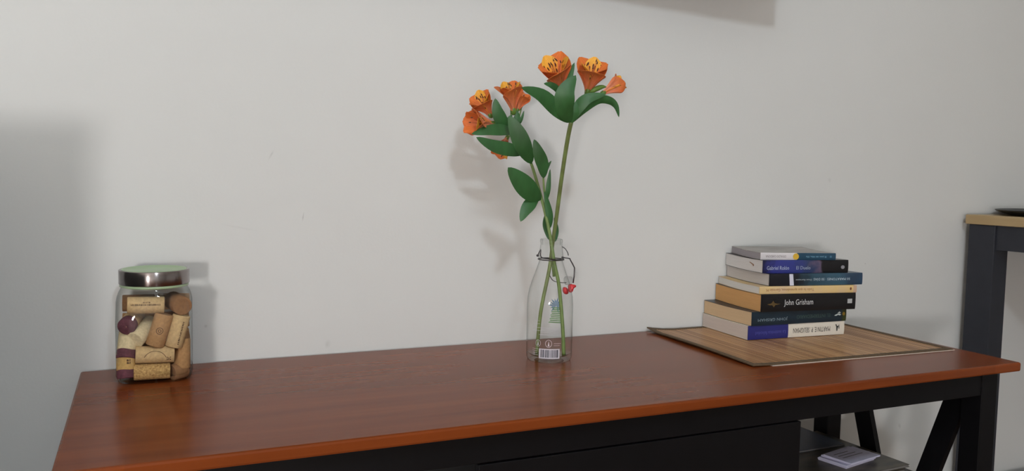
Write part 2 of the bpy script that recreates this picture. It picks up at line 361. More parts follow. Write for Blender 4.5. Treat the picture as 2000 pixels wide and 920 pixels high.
def book(label, FL, FR, BL, ft, pages_c, cover_m, segs, prints, sag=.0, top_m=None, gap=.0002, first=False):
    """FL, FR: pixels of the spine's lower corners; BL: pixel of the upper far corner of the page end."""
    z0 = zcur[0]; p = onz(FL[0], FL[1], z0); q = onz(FR[0], FR[1], z0); ang = math.atan2(q.y-p.y, q.x-p.x); L = (q-p).length
    thick = at(ft[0], ft[1], p.y).z-z0
    bl = onz(BL[0], BL[1], z0+thick); W = min((bl-p).dot(Vector((-math.sin(ang), math.cos(ang), 0))), (WALL_Y-.004-max(p.y, q.y)-0)/math.cos(ang))
    lead = (bl-p).dot(Vector((math.cos(ang), math.sin(ang), 0)))*.0
    ca, sa = math.cos(ang), math.sin(ang)
    def wp(x, y, z):
        zz = z-sag*math.sin(math.pi*min(1, max(0, y/W)))*(min(1, z/thick) if first else 1)
        return Vector((x, y, zz))
    t = thing('book', label, 'book', p, 'paperbacks stacked on the placemat'); t.rotation_euler = (0, 0, ang)
    def loc_mesh(name, V, Fs, m, smooth=False, mi=None):
        me = bpy.data.meshes.new(name); me.from_pydata(V, [], Fs); o = link(name, me, m, t, smooth)
        if mi:
            for pl, k in zip(me.polygons, mi): pl.material_index = k
        return o
    ct = .0006; n = 10
    # page block
    V = []; Fs = []
    for i in range(n+1):
        y = .001+(W-.0015)*i/n
        for (x, z) in ((.0004, ct), (L-.0004, ct), (L-.0004, thick-ct), (.0004, thick-ct)): V.append(wp(x, y, z))
    for i in range(n):
        for k in range(4): a = i*4+k; b2 = i*4+(k+1) % 4; Fs.append((a, a+4, b2+4, b2))
    Fs += [(0, 1, 2, 3), (n*4+3, n*4+2, n*4+1, n*4)]
    loc_mesh('pages', V, Fs, pages_mat('pages_%d_%d_%d' % pages_c, rgb(*pages_c)))
    for nm, za, zb, mm in (('back_cover', 0, ct, cover_m), ('front_cover', thick-ct, thick, top_m or cover_m)):
        V = []; Fs = []
        for i in range(n+1):
            y = W*i/n
            for (x, z) in ((0, za), (L, za), (L, zb), (0, zb)): V.append(wp(x, y, z))
        for i in range(n):
            for k in range(4): a = i*4+k; b2 = i*4+(k+1) % 4; Fs.append((a, a+4, b2+4, b2))
        Fs += [(0, 1, 2, 3), (n*4+3, n*4+2, n*4+1, n*4)]
        loc_mesh(nm, V, Fs, mm)
    # spine: slightly rounded, in printed colour bands
    V = []; Fs = []; mi = []; mats_ = []; K = 6
    xs = [0]+[s[0] for s in segs]
    def prof(j): zz = j/K; return -.0009*math.sin(math.pi*zz)**.5, thick*zz
    for i in range(len(segs)):
        base = len(V); mats_.append(segs[i][1])
        for x in (xs[i]*L, xs[i+1]*L):
            for j in range(K+1): y, z = prof(j); V.append((x, y, z))
            for j in range(K, -1, -1): y, z = prof(j); V.append((x, .0008, z))
        m_ = 2*(K+1)
        for j in range(m_-1): Fs.append((base+j, base+m_+j, base+m_+j+1, base+j+1)); mi.append(i)
        if i == 0: Fs.append(tuple(base+j for j in range(m_))); mi.append(i)
        if i == len(segs)-1: Fs.append(tuple(base+m_+j for j in range(m_-1, -1, -1))); mi.append(i)
    loc_mesh('spine', V, Fs, mats_, mi=mi)
    yo = -.00125
    for (s, x0, x1, za, zb, col, flip) in prints:
        if s.startswith('#'):                   # emblem: list of polygons in unit box
            polys = EMB[s]; V = []; Fs = []
            for P_ in polys:
                k = len(V); V += P_; Fs.append(tuple(range(k, k+len(P_))))
            nm = 'emblem'
        else: V, Fs = text_geo(s); nm = 'lettering'
        VV = []
        for (a, c) in V:
            if flip: a, c = 1-a, 1-c
            VV.append((L*(x0+(x1-x0)*a), yo, thick*(za+(zb-za)*c)))
        loc_mesh(nm, VV, Fs, print_mat(col))
    zcur[0] = z0+thick+gap
    return t, L, W
circ = lambda n=20: [(.5+.5*math.cos(2*math.pi*k/n), .5+.5*math.sin(2*math.pi*k/n)) for k in range(n)]
EMB = {'#disc': [circ()], '#square': [[(0, 0), (1, 0), (1, 1), (0, 1)]],
       '#band': [[(.25, 0), (1, 0), (.82, 1), (0, 1)]],
       '#bird': [[(.3, .0), (.55, .0), (.6, .45), (.8, .6), (.95, 1), (.7, .75), (.45, .7), (.2, 1), (.0, .95), (.25, .6)], [(.8, .35), (1, .3), (1, .9), (.88, .6)]],
       '#wing': [[(0, .45), (.3, .55), (.45, .95), (.55, .6), (.75, .5), (1, .48), (.75, .35), (.6, .3), (.5, .0), (.38, .3), (.2, .3)]],
       '#boat': [[(0, .1), (.3, .35), (.55, .45), (.8, .4), (1, .25), (.85, .05), (.55, .2), (.3, .0)], [(.45, .55), (.6, .8), (.75, 1), (.95, .7), (.85, .5)]],
       '#stain': [[(.0, .9), (.2, 1), (.6, .75), (.95, .6), (1, .3), (.8, .0), (.7, .4), (.4, .6)]]}
def px_len(frac): return frac
c_blue = mat('cover_blue', rgb(38, 40, 112), .35, noise=.06, scale=40); c_white = mat('cover_white', rgb(222, 214, 200), .4, noise=.03, scale=30)
book('bottom paperback of the stack with a half blue, half white spine', (1460.3, 664.2), (1647.6, 652.5), (1357.5, 610.2), (1461, 637), (206, 192, 182), c_white,
     [(.405, c_blue), (1, c_white)],
     [('MARTIN E. P. SELIGMAN', .455, .845, .30, .66, (52, 50, 48), True), ('La aut\u00e9ntica felicidad', .07, .375, .32, .56, (84, 86, 160), True), ('#bird', .90, .945, .28, .80, (40, 42, 40), False)], sag=.0008, first=True)
c_teal = mat('cover_teal', rgb(20, 38, 50), .35, noise=.18, scale=30)
book('dark teal paperback of the stack with upside-down pale lettering', (1467.5, 637.2), (1651.6, 626.5), (1359.9, 581.5), (1467, 609.8), (206, 176, 138), c_teal, [(.955, c_teal), (1, mat('cover_olive', rgb(46, 52, 20), .4, noise=.4, scale=90))],
     [('JOHN GRISHAM', .06, .365, .30, .56, (134, 152, 162), True), ('EL INTERMEDIARIO', .46, .82, .36, .62, (66, 86, 80), True), ('#boat', .865, .94, .42, .74, (210, 220, 220), False), ('#disc', .955, .985, .42, .68, (150, 120, 40), False)], sag=.001)
c_blk = mat('cover_black', rgb(17, 16, 18), .32, noise=.1, scale=30)
book('thick black paperback of the stack with tanned page edges', (1485.4, 609.8), (1669.6, 603.5), (1375.4, 550.9), (1484, 575.6), (206, 156, 98), c_blk, [(1, c_blk)],
     [('John Grisham', .235, .54, .26, .68, (205, 205, 205), False), ('#wing', .06, .20, .26, .66, (92, 72, 38), False), ('LA APELACI\u00d3N', .58, .82, .42, .58, (32, 32, 34), False), ('#square', .91, .96, .36, .62, (175, 175, 175), False)], sag=.0012)
c_cream = mat('cover_cream', rgb(214, 184, 120), .45, noise=.10, scale=35, col2=rgb(206, 178, 142))
book('thin cream yellow paperback in the middle of the stack', (1483, 574.6), (1672.4, 571.2), (1381.4, 531.7), (1483, 560), (214, 210, 203), c_cream, [(.965, c_cream), (1, mat('cover_worn', rgb(190, 158, 134), .6, noise=.15, scale=60))],
     [('Todo lo que aprendimos, Germ\u00e1n M.', .06, .55, .34, .80, (150, 100, 62), True), ('#disc', .925, .945, .35, .75, (110, 60, 40), False)], sag=.0014)
c_sea = grad_mat('cover_sea', [(0, (18, 18, 28)), (.28, (20, 22, 32)), (.42, (44, 70, 84)), (.7, (54, 86, 104)), (.86, (40, 58, 80)), (1, (40, 66, 90))])
book('blue-green paperback of the stack with a white band on a dark spine end', (1501.7, 558.8), (1683.4, 555.5), (1398.2, 513), (1501.5, 535.3), (196, 190, 186), c_sea, [(1, c_sea)],
     [('50 MARATONES \u00b7 50 D\u00cdAS', .465, .86, .36, .60, (190, 206, 216), True), ('Dean Karnazes', .275, .445, .40, .54, (170, 180, 186), True), ('#band', .205, .258, .02, .98, (206, 206, 220), True)], sag=.0014)
c_night = grad_mat('cover_night', [(0, (22, 24, 60)), (.12, (50, 54, 128)), (.3, (48, 56, 126)), (.46, (44, 58, 92)), (.56, (96, 82, 104)), (.62, (20, 19, 22)), (1, (16, 16, 18))])
tb, Lb, Wb = book('night blue and black paperback, second from the top of the stack', (1489, 533.9), (1655.7, 532.5), (1395, 485.8), (1489, 508.4), (212, 208, 205), c_blk, [(1, c_night)],
     [('Gabriel Rol\u00f3n', .045, .30, .26, .56, (170, 180, 205), False), ('El Duelo', .385, .55, .28, .54, (160, 172, 190), False), ('#disc', .91, .955, .3, .58, (140, 140, 146), False)], sag=.0012)
me = bpy.data.meshes.new('ink_stain'); me.from_pydata([(-.0004+.0003, .030+.018*(1-a), .0085+.0075*c) for (a, c) in EMB['#stain'][0]], [], [tuple(range(8))]); link('stain', me, print_mat((150, 112, 84)), tb)
c_pet = grad_mat('cover_petrol', [(0, (24, 62, 82)), (.5, (28, 66, 88)), (1, (30, 60, 80))])
c_photo = mat('cover_photo', rgb(120, 112, 104), .35, noise=.3, scale=26, stretch=(1, 3, 1), col2=rgb(172, 166, 160))
book('thin top paperback of the stack, white and petrol spine with a yellow dot', (1485, 507.2), (1631.8, 508.2), (1413.7, 472.4), (1485.3, 493.5), (158, 152, 156), c_photo, [(.48, mat('cover_pale', rgb(206, 202, 204), .4, noise=.03)), (1, c_pet)],
     [('OSVALDO CARDONA', .065, .335, .32, .66, (120, 112, 112), True), ('El paso del Alba, Ella', .60, .87, .34, .66, (120, 164, 186), True), ('#disc', .425, .505, .04, .94, (204, 164, 48), False), ('#disc', .915, .945, .34, .66, (70, 110, 134), False)], sag=.001, top_m=c_photo)

# ------------------------------------------------------------------ jar of corks
JC = Vector((.0145, 1.2155, TZ))
M_jar = glass_mat('jar_glass', (.965, .975, .965, 1), (.25, .3, .28, 1))
def sq(n, a, e=5.0, rot=math.radians(-3)):
    a -= rot; c, s = abs(math.cos(a)), abs(math.sin(a)); return 1/((c**e+s**e)**(1/e))
def jar_fn(a, z):
    k = 1 if z < .1 else max(0, 1-(z-.1)/.022)
    return 1*(1-k)+sq(0, a)*k
t = thing('glass_jar', 'square glass jar of wine corks with a steel and pale green lid', 'jar', JC)
HJ = .0478
prof = [(.02, .0025), (.036, .0015), (.042, 0), (.0455, .003), (HJ, .009), (HJ, .03), (HJ, .08), (HJ, .106), (.0468, .112), (.0448, .118), (.0425, .1225), (.0415, .125), (.0415, .130)]
lathe('glass_body', prof, JC, M_jar, t, 72, fn=jar_fn)
inner = [(.0, .0085), (.030, .0085), (.040, .0075), (.0440, .0105), (.0448, .016)]
lathe('glass_base', inner, JC, M_jar, t, 72, fn=jar_fn)
M_steel = mat('brushed_steel', rgb(150, 142, 140), .2, 1, noise=.06, scale=30, stretch=(1, 1, 40))
nt = M_steel.node_tree; tg = nt.nodes.new('ShaderNodeTangent'); tg.direction_type = 'RADIAL'; tg.axis = 'Z'
nt.links.new(tg.outputs[0], nt.nodes['Principled BSDF'].inputs['Tangent']); nt.nodes['Principled BSDF'].inputs['Anisotropic'].default_value = .85; nt.nodes['Principled BSDF'].inputs['Anisotropic Rotation'].default_value = .25
M_green = mat('green_plastic', rgb(164, 186, 148), .35, noise=.03, Transmission_Weight=.0)
lathe('seal', [(.0405, .1245), (.0435, .1255), (.0435, .1285), (.0405, .1285)], JC, M_green, t, 64)
lid = lathe('lid', [(.0418, .1288), (.0442, .1288), (.0446, .1295), (.0446, .1470), (.0440, .1478), (.0412, .1478)], JC, M_steel, t, 96)
lathe('lid_rim', [(.0412, .1479), (.0405, .1486), (.0392, .1484), (.0375, .1470), (.0, .1470)], JC, M_green, lid, 64)
def cork_mat(name, c, speck=.3):
    m = mat(name, rgb(*c), .85, noise=.12, scale=300, detail=2); return m
CM = [cork_mat('cork_pale', (196, 164, 118)), cork_mat('cork_tan', (170, 128, 84)), cork_mat('cork_light', (204, 184, 146)), cork_mat('cork_gold', (190, 152, 92)), cork_mat('cork_brown', (140, 100, 66))]
CM.append(mat('cork_agglomerate', rgb(150, 112, 66), .9, noise=0, scale=420, col2=rgb(206, 168, 108), detail=2))
M_stain = mat('wine_stain', rgb(92, 48, 58), .8, noise=.3, scale=200); M_ink = mat('cork_ink', rgb(84, 58, 36), .8, noise=.2)
corks = []
def cork(px, py, Y, ax, m, label, L=.045, r=.0113, stained=None, mark=None, world=None):
    """axis ax in (right, towards the wall, up); stained: +1/-1 end that soaked up wine"""
    c = world if world is not None else at(px, py, Y); d = Vector(ax).normalized()
    o0 = c-d*L/2; _, s, u = frame_from(d)
    n = 20; V = []; Fs = []
    for (rr_, q) in ((r-.0008, 0), (r, .0008), (r, L*.5), (r, L-.0008), (r-.0008, L)):
        for k in range(n):
            a = 2*math.pi*k/n; V.append(o0+d*q+(s*math.cos(a)+u*math.sin(a))*rr_)
    for i in range(4):
        for k in range(n): a = i*n+k; b2 = i*n+(k+1) % n; Fs.append((a, b2, b2+n, a+n))
    Fs += [tuple(range(n-1, -1, -1)), tuple(range(4*n, 5*n))]
    o = pyd('cork', V, Fs, m, None, False, loc=c)
    for p in o.data.polygons: p.use_smooth = len(p.vertices) == 4
    tag(o, label, 'cork', 'wine corks in the jar')
    if stained:
        e = c+d*(L/2)*stained; dd = d*stained; V = []; Fs = []
        for (rr_, q) in ((r+.00015, -.011), (r+.00015, -.0006), (r-.0006, .00025), (0.0005, .00025)):
            for k in range(n):
                a = 2*math.pi*k/n; V.append(e+dd*(q+(.0006*math.sin(3*a) if q < -.01 else 0))+(s*math.cos(a)+u*math.sin(a))*rr_)
        for i in range(3):
            for k in range(n): a = i*n+k; b2 = i*n+(k+1) % n; Fs.append((a, b2, b2+n, a+n))
        st = pyd('stained_end', V, Fs, M_stain, o, True); st['label'] = 'wine red stained end'
    if mark:                                     # printed mark wrapped on the side that faces the room
        f = Vector((0, -1, .12)); f = (f-d*f.dot(d)).normalized(); g = d.cross(f); V = []; Fs = []
        for P_ in mark:
            k = len(V)
            for (a, b2) in P_:
                th = -b2*L/r; V.append(c+d*(a*L)+(f*math.cos(th)+g*math.sin(th))*(r+.00012))
            Fs.append(tuple(range(k, k+len(P_))))
        pyd('print_mark', V, Fs, M_ink, o)
    corks.append(o); return o
def ring_mark(cx, cy, r0, r1, a0=0, a1=2*math.pi, n=20):
    out = []
    for k in range(n):
        a, b2 = a0+(a1-a0)*k/n, a0+(a1-a0)*(k+1)/n
        out.append([(cx+r0*math.cos(a), cy+r0*math.sin(a)), (cx+r1*math.cos(a), cy+r1*math.sin(a)), (cx+r1*math.cos(b2), cy+r1*math.sin(b2)), (cx+r0*math.cos(b2), cy+r0*math.sin(b2))])
    return out
def dash_mark(y, x0, x1, h, n=14):
    out = []
    for k in range(n):
        a = x0+(x1-x0)*k/n; w = (x1-x0)/n*random.uniform(.45, .85); out.append([(a, y), (a+w, y), (a+w, y+h*random.uniform(.6, 1)), (a, y+h)])
    return out
YF = 1.1815
cork(285, 596, YF+.002, (1, 0, -.03), CM[0], 'pale cork lying flat at the top of the jar with a line of print', mark=dash_mark(-.01, -.4, .4, .05, 22)+dash_mark(.06, -.08, .12, .05, 5))
cork(312, 644, YF, (.3, .02, 1), CM[1], 'tan cork standing tilted in the jar with a round stamp', mark=ring_mark(-.0, 0, .085, .105)+ring_mark(0, 0, .03, .05), L=.0435, r=.0119)
cork(347, 646, YF+.001, (.26, .02, 1), CM[0], 'pale cork standing tilted beside the tan cork, print along its side', mark=dash_mark(-.12, -.38, .36, .05, 14), L=.0435)
cork(303, 692, YF, (1, -.01, -.04), CM[0], 'pale cork lying flat with an arch-shaped line printed on it', mark=ring_mark(0, -.20, .30, .315, math.radians(25), math.radians(155), 18)+dash_mark(-.16, .3, .42, .1, 3), L=.0475)
cork(297, 725, YF, (1, 0, -.02), CM[5], 'speckled agglomerate cork lying at the bottom of the jar', L=.0445, r=.0108)
cork(257, 626, YF+.0195, (-.3, -1, -.22), CM[0], 'wine-stained cork end facing out under the top cork', stained=1, L=.044)
cork(280, 647, YF+.016, (-.62, -.9, -.5), CM[2], 'whitish cork pointing out between the stained cork and the tan cork', L=.042, r=.0118)
cork(249, 674, YF+.010, (-.12, -.42, -1), CM[2], 'whitish cork at the jar side with a dark wine-stained lower end', stained=1, L=.036, r=.0122)
cork(247, 713, YF+.004, (.03, -.25, -1), CM[3], 'golden cork in the bottom corner with a wine-stained lower end', stained=1, L=.034, r=.0122, mark=dash_mark(.02, -.2, -.0, .14, 2))
cork(347, 592, YF+.017, (.25, -1, -.05), CM[4], 'dark brown cork end beside the top cork', L=.044, r=.0125)
cork(356, 690, YF+.010, (.02, .15, 1), CM[1], 'tan cork upright against the jar side below the tilted corks', L=.04, r=.0105)
cork(349, 724, YF+.006, (1, .5, .1), CM[4], 'brown cork in the bottom corner by the speckled cork', L=.02, r=.0112)
for j, dy in enumerate((.030, .056)):
    for i in range(4):
        for k in range(2):
            w = Vector((JC.x+(-.021, .0235)[k]+random.uniform(-.001, .001), YF+dy+.002, TZ+.022+.0255*i))
            if j == 0 and i >= 2: continue
            cork(0, 0, 0, (1, random.uniform(-.05, .05), random.uniform(-.06, .06)), CM[(4, 1)[(i+j+k) % 2]], 'cork in the back rows of the jar behind the front corks', world=w, L=.041, r=.0115)  # browner corks at the back; the shade of the gaps is in their colour

# ------------------------------------------------------------------ swing-top bottle
BC = Vector((.5745, 1.128, TZ))
M_bot = glass_mat('bottle_glass', (.985, .99, .985, 1), (.16, .21, .18, 1))
t = thing('glass_bottle', 'clear swing-top glass bottle used as a flower vase', 'bottle', BC)
bf = lambda a, z: 1+(.008*math.cos(8*a) if z < .02 else 0)
prof = [(.0, .003), (.02, .002), (.030, .0), (.0335, .001), (.0352, .005), (.0356, .012), (.0356, .05), (.0356, .086), (.0348, .098), (.0325, .110), (.0290, .122), (.0250, .133), (.0212, .144), (.0185, .152), (.0178, .1555),
        (.0192, .1570), (.0196, .1590), (.0188, .1610), (.0180, .168), (.0168, .178), (.0168, .1815), (.0174, .1825), (.0174, .1860), (.0165, .1872), (.0150, .1865), (.0146, .178)]
lathe('glass_body', prof, BC, M_bot, t, 64, fn=bf)
lathe('glass_base', [(.0, .011), (.02, .0095), (.029, .008), (.0335, .012)], BC, M_bot, t, 64)
M_wire = mat('steel_wire', rgb(92, 90, 92), .35, 1, noise=.1)
rc = 0.0200
col = [BC+Vector((rc*math.cos(a), rc*math.sin(a), .1560)) for a in [2*math.pi*k/40 for k in range(41)]]
tube('neck_wire', col, .0009, M_wire, t, 6)
YW = BC.y-.004
A1 = at(1099, 503, YW); A0 = at(1050, 499, YW+.008)
for q, nm in ((A1, 'pivot'), (A0, 'pivot')):
    lathe(nm, [(0, .002), (.0018, .0012), (.002, 0), (.0018, -.0012), (0, -.002)], q, M_wire, t, 12)
tube('lever_wire', smooth_pts([A0, at(1056, 488, YW-.016), at(1057, 502, YW-.017), at(1074, 506, YW-.019), at(1094, 507, YW-.013), A1], 6), .0008, M_wire, t, 6)
tube('bail_wire', smooth_pts([at(1098, 482, YW+.01), at(1104, 486, YW), at(1109, 494, YW-.002), at(1110, 499, YW-.002)], 5), .0007, M_wire, t, 6)
bw = tube('bail_wire', [A1, at(1107, 504, YW-.003), at(1113, 505, YW-.004), at(1114, 508, YW-.004), at(1118, 515, YW-.004), at(1122, 523, YW-.004), at(1121.5, 538, YW-.004), at(1119.5, 553, YW-.004)], .0010, M_wire, t, 6)
tube('bail_wire', smooth_pts([at(1070, 528, YW+.036), at(1075, 541, YW+.036), at(1082, 549, YW+.036), at(1096, 552, YW+.03), at(1106, 552, YW+.02)], 5), .0007, M_wire, t, 6)
M_plug = glass_mat('stopper_plastic', (.9, .9, .9, 1), (.6, .6, .6, 1), .1)
cp = at(1110, 548, YW+.001)
plug = lathe('stopper', [(.0, .006), (.0055, .006), (.007, .003), (.0068, -.003), (.005, -.006), (0, -.006)], cp, M_plug, t, 24)
M_red = mat('red_rubber', rgb(214, 58, 62), .4, noise=.12, scale=60)
def lump(name, pts, h, Y, parent):
    V = []; n = len(pts)
    for dy in (-h/2, h/2):
        for p in pts: q = at(p[0], p[1], Y); V.append((q.x, q.y+dy, q.z))
    bm = bmesh.new(); vv = [bm.verts.new(v) for v in V]; bm.faces.new(vv[:n]); bm.faces.new(vv[n:][::-1])
    for k in range(n): bm.faces.new((vv[k], vv[n+k], vv[n+(k+1) % n], vv[(k+1) % n]))
    bmesh.ops.recalc_face_normals(bm, faces=bm.faces[:]); bmesh.ops.bevel(bm, geom=bm.edges[:], offset=.0009, segments=2, affect='EDGES')
    return from_bm(name, bm, M_red, parent, True)
lump('gasket', [(1111, 557), (1115, 554.5), (1119, 556), (1123, 556), (1124, 560), (1119, 562), (1117.5, 568), (1114, 572), (1111.5, 569)], .008, YW-.002, t)
lump('gasket', [(1100.5, 562), (1104, 560.5), (1108, 564), (1109, 573), (1104, 575), (1100, 570)], .007, YW+.012, t)
# print on the glass: barcode, lines and rings towards the room, a blue and green plant on the far side
def on_bottle(x, z, far=False, rad=.0358):      # x metres along the girth, 0 = towards the camera
    a0 = math.atan2(-BC.y, -BC.x) if not far else math.atan2(BC.y, BC.x)
    a = a0+(x/rad if not far else -x/rad); return Vector((BC.x+rad*math.cos(a), BC.y+rad*math.sin(a), BC.z+z))
def bprint(name, polys, m, far=False, rad=.0358):
    V = []; Fs = []
    for P_ in polys:
        k = len(V); V += [on_bottle(x, z, far, rad) for (x, z) in P_]; Fs.append(tuple(range(k, k+len(P_))))
    return pyd(name, V, Fs, m, t)
def rects(x0, x1, z0, z1, n=6): return [[(x0+(x1-x0)*k/n, z0), (x0+(x1-x0)*(k+1)/n, z0), (x0+(x1-x0)*(k+1)/n, z1), (x0+(x1-x0)*k/n, z1)] for k in range(n)]
M_wp = mat('white_glass_print', rgb(200, 196, 204), .5, noise=.05); M_dk = mat('dark_glass_print', rgb(40, 42, 56), .5, noise=.1)
M_fb = mat('blue_glass_print', rgb(92, 128, 158), .5, noise=.12, scale=200); M_fg = mat('green_glass_print', rgb(98, 142, 84), .5, noise=.15, scale=200)
SX = .0365/40                                    # metres of girth per pixel near the middle of the bottle
bx = lambda px: (px-1071)*.00079
bz = lambda py: (711.5-py)*.00077+.0008
bar = rects(bx(1051), bx(1092), bz(702), bz(699.8))+rects(bx(1051), bx(1092), bz(684.4), bz(682.6))+rects(bx(1051), bx(1054.5), bz(702), bz(683), 1)+rects(bx(1089.5), bx(1092), bz(702), bz(683), 1)
xx = 1055.
light = []; dark = []
while xx < 1089:
    w = random.choice((.7, 1.0, 1.6, 2.2)); dark += rects(bx(xx), bx(min(xx+w, 1089)), bz(699.8), bz(684.4), 1); xx += w
    w = random.choice((.5, .8, 1.2)); light += rects(bx(xx), bx(min(xx+w, 1090)), bz(699.8), bz(684.4), 1); xx += w
bprint('barcode', bar+light, M_wp); bprint('barcode_bars', dark, M_dk)
bprint('print_lines', rects(bx(1060), bx(1092), bz(704), bz(703.2)), M_dk)
ln = []
for z, a, b2 in ((641.5, 1036, 1090), (644.5, 1054, 1089), (647.5, 1036, 1089), (651, 1054, 1089), (655, 1050, 1092), (672, 1080, 1094), (676, 1080, 1092), (684, 1036, 1049), (688, 1036, 1048), (692, 1037, 1048), (696, 1038, 1049), (628, 1040, 1052), (634, 1040, 1052)):
    ln += rects(bx(a), bx(b2), bz(z), bz(z-.55))
bprint('print_lines', ln, M_wp)['kind'] = 'stuff'
def rim(cx, cy, r, w, n=20):
    out = []
    for k in range(n):
        a, b2 = 2*math.pi*k/n, 2*math.pi*(k+1)/n
        out.append([(bx(cx+r*math.cos(q)*.85), bz(cy+r*math.sin(q))) if s else (bx(cx+(r-w)*math.cos(q)*.85), bz(cy+(r-w)*math.sin(q))) for (q, s) in ((a, 0), (a, 1), (b2, 1), (b2, 0))])
    return out
bprint('print_rings', rim(1049, 672, 6.5, .7)+rim(1070, 672, 7.5, .7)+[[(bx(1068.5), bz(677)), (bx(1071.5), bz(677)), (bx(1070), bz(667))], [(bx(1047.5), bz(676)), (bx(1050.5), bz(676)), (bx(1049), bz(667))]], M_wp)
pl = []
fx, fz = (1084-1071)*.00079, .0790
for k in range(13):
    a = math.radians(-70+300*k/12); l = .0135*(1, .85)[k % 2]; w = .0012; ca, sa = math.cos(a), math.sin(a)
    pl.append([(fx, fz), (fx+ca*l*.55-sa*w, fz+sa*l*.55+ca*w), (fx+ca*l, fz+sa*l), (fx+ca*l*.55+sa*w, fz+sa*l*.55-ca*w)])
bprint('print_flower', pl, M_fb, True, .0354)
gr = []
for k in range(9):
    z = fz-.005-.0029*k; w = .0060+.0006*k; gr.append([(fx-w*(.9 if k % 2 else 1.15), z), (fx+w, z+.0006), (fx+w, z+.0022), (fx-w, z+.0016)])
bprint('print_leaves', gr, M_fg, True, .0354)

# ------------------------------------------------------------------ flowers
M_leafA = M_leafB = mat('leaf_green', rgb(48, 94, 47), .5, noise=.14, scale=90, stretch=(1, 1, .2))
M_stem = mat('stem_green', rgb(110, 132, 72), .5, noise=.15, scale=60); M_stem2 = mat('stem_brownish', rgb(92, 98, 58), .5, noise=.22, scale=40, col2=rgb(126, 146, 84)); M_bud = mat('bud_green', rgb(92, 124, 48), .5, noise=.2, scale=120)
def petal_mat(name, c0, c1, streak=False):
    m = bpy.data.materials.new(name); m.use_nodes = True; nt = m.node_tree; b = nt.nodes['Principled BSDF']
    uv = nt.nodes.new('ShaderNodeUVMap'); sp = nt.nodes.new('ShaderNodeSeparateXYZ'); nt.links.new(uv.outputs[0], sp.inputs[0])
    r = nt.nodes.new('ShaderNodeValToRGB'); r.color_ramp.elements[0].color = rgb(*c0); r.color_ramp.elements[1].color = rgb(*c1)
    r.color_ramp.elements[0].position = .25; r.color_ramp.elements[1].position = .85
    nt.links.new(sp.outputs[1], r.inputs[0]); src = r.outputs[0]
    nz = nt.nodes.new('ShaderNodeTexNoise'); nz.inputs['Scale'].default_value = 6; mp = nt.nodes.new('ShaderNodeMapping'); mp.inputs['Scale'].default_value = (5, .8, 1)
    nt.links.new(uv.outputs[0], mp.inputs[0]); nt.links.new(mp.outputs[0], nz.inputs['Vector'])
    mv = nt.nodes.new('ShaderNodeMixRGB'); mv.blend_type = 'MULTIPLY'; mv.inputs[0].default_value = .45
    br = nt.nodes.new('ShaderNodeMapRange'); br.inputs[1].default_value = .3; br.inputs[2].default_value = .7; br.inputs[3].default_value = .6; br.inputs[4].default_value = 1.15
    nt.links.new(nz.outputs['Fac'], br.inputs[0]); nt.links.new(src, mv.inputs[1]); nt.links.new(br.outputs[0], mv.inputs[2]); src = mv.outputs[0]
    if streak:                                   # dark brown flecks of the inner petals
        mp2 = nt.nodes.new('ShaderNodeMapping'); mp2.inputs['Scale'].default_value = (6.5, 4.5, 1); vo = nt.nodes.new('ShaderNodeTexVoronoi'); vo.voronoi_dimensions = '2D'; vo.inputs['Scale'].default_value = 1.0; vo.inputs['Randomness'].default_value = .7
        nt.links.new(uv.outputs[0], mp2.inputs[0]); nt.links.new(mp2.outputs[0], vo.inputs['Vector'])
        sc = nt.nodes.new('ShaderNodeMapping'); 
        ls = nt.nodes.new('ShaderNodeMath'); ls.operation = 'LESS_THAN'; ls.inputs[1].default_value = .26; nt.links.new(vo.outputs['Distance'], ls.inputs[0])
        g1 = nt.nodes.new('ShaderNodeMath'); g1.operation = 'GREATER_THAN'; g1.inputs[1].default_value = .38; nt.links.new(sp.outputs[1], g1.inputs[0])
        g2 = nt.nodes.new('ShaderNodeMath'); g2.operation = 'LESS_THAN'; g2.inputs[1].default_value = .88; nt.links.new(sp.outputs[1], g2.inputs[0])
        m1 = nt.nodes.new('ShaderNodeMath'); m1.operation = 'MULTIPLY'; nt.links.new(ls.outputs[0], m1.inputs[0]); nt.links.new(g1.outputs[0], m1.inputs[1])
        m2 = nt.nodes.new('ShaderNodeMath'); m2.operation = 'MULTIPLY'; nt.links.new(m1.outputs[0], m2.inputs[0]); nt.links.new(g2.outputs[0], m2.inputs[1])
        mm = nt.nodes.new('ShaderNodeMixRGB'); mm.inputs[2].default_value = rgb(70, 26, 14); nt.links.new(m2.outputs[0], mm.inputs[0]); nt.links.new(src, mm.inputs[1]); src = mm.outputs[0]
    nt.links.new(src, b.inputs['Base Color']); b.inputs['Roughness'].default_value = .55; b.inputs['Subsurface Weight'].default_value = 0
    b.inputs['Specular IOR Level'].default_value = .25
    return m
M_po = petal_mat('petal_orange', (224, 136, 96), (220, 118, 56)); M_pp = petal_mat('petal_peach', (232, 150, 118), (222, 122, 66))
M_py = petal_mat('petal_yellow', (222, 128, 56), (232, 168, 60), True)
M_sta = mat('stamen', rgb(190, 110, 70), .5, noise=.1); M_anth = mat('anther', rgb(78, 52, 44), .7, noise=.2)
def solid(o, th):
    md = o.modifiers.new('thickness', 'SOLIDIFY'); md.thickness = th; md.offset = 0
    es = o.modifiers.new('rim', 'EDGE_SPLIT'); es.split_angle = math.radians(50)
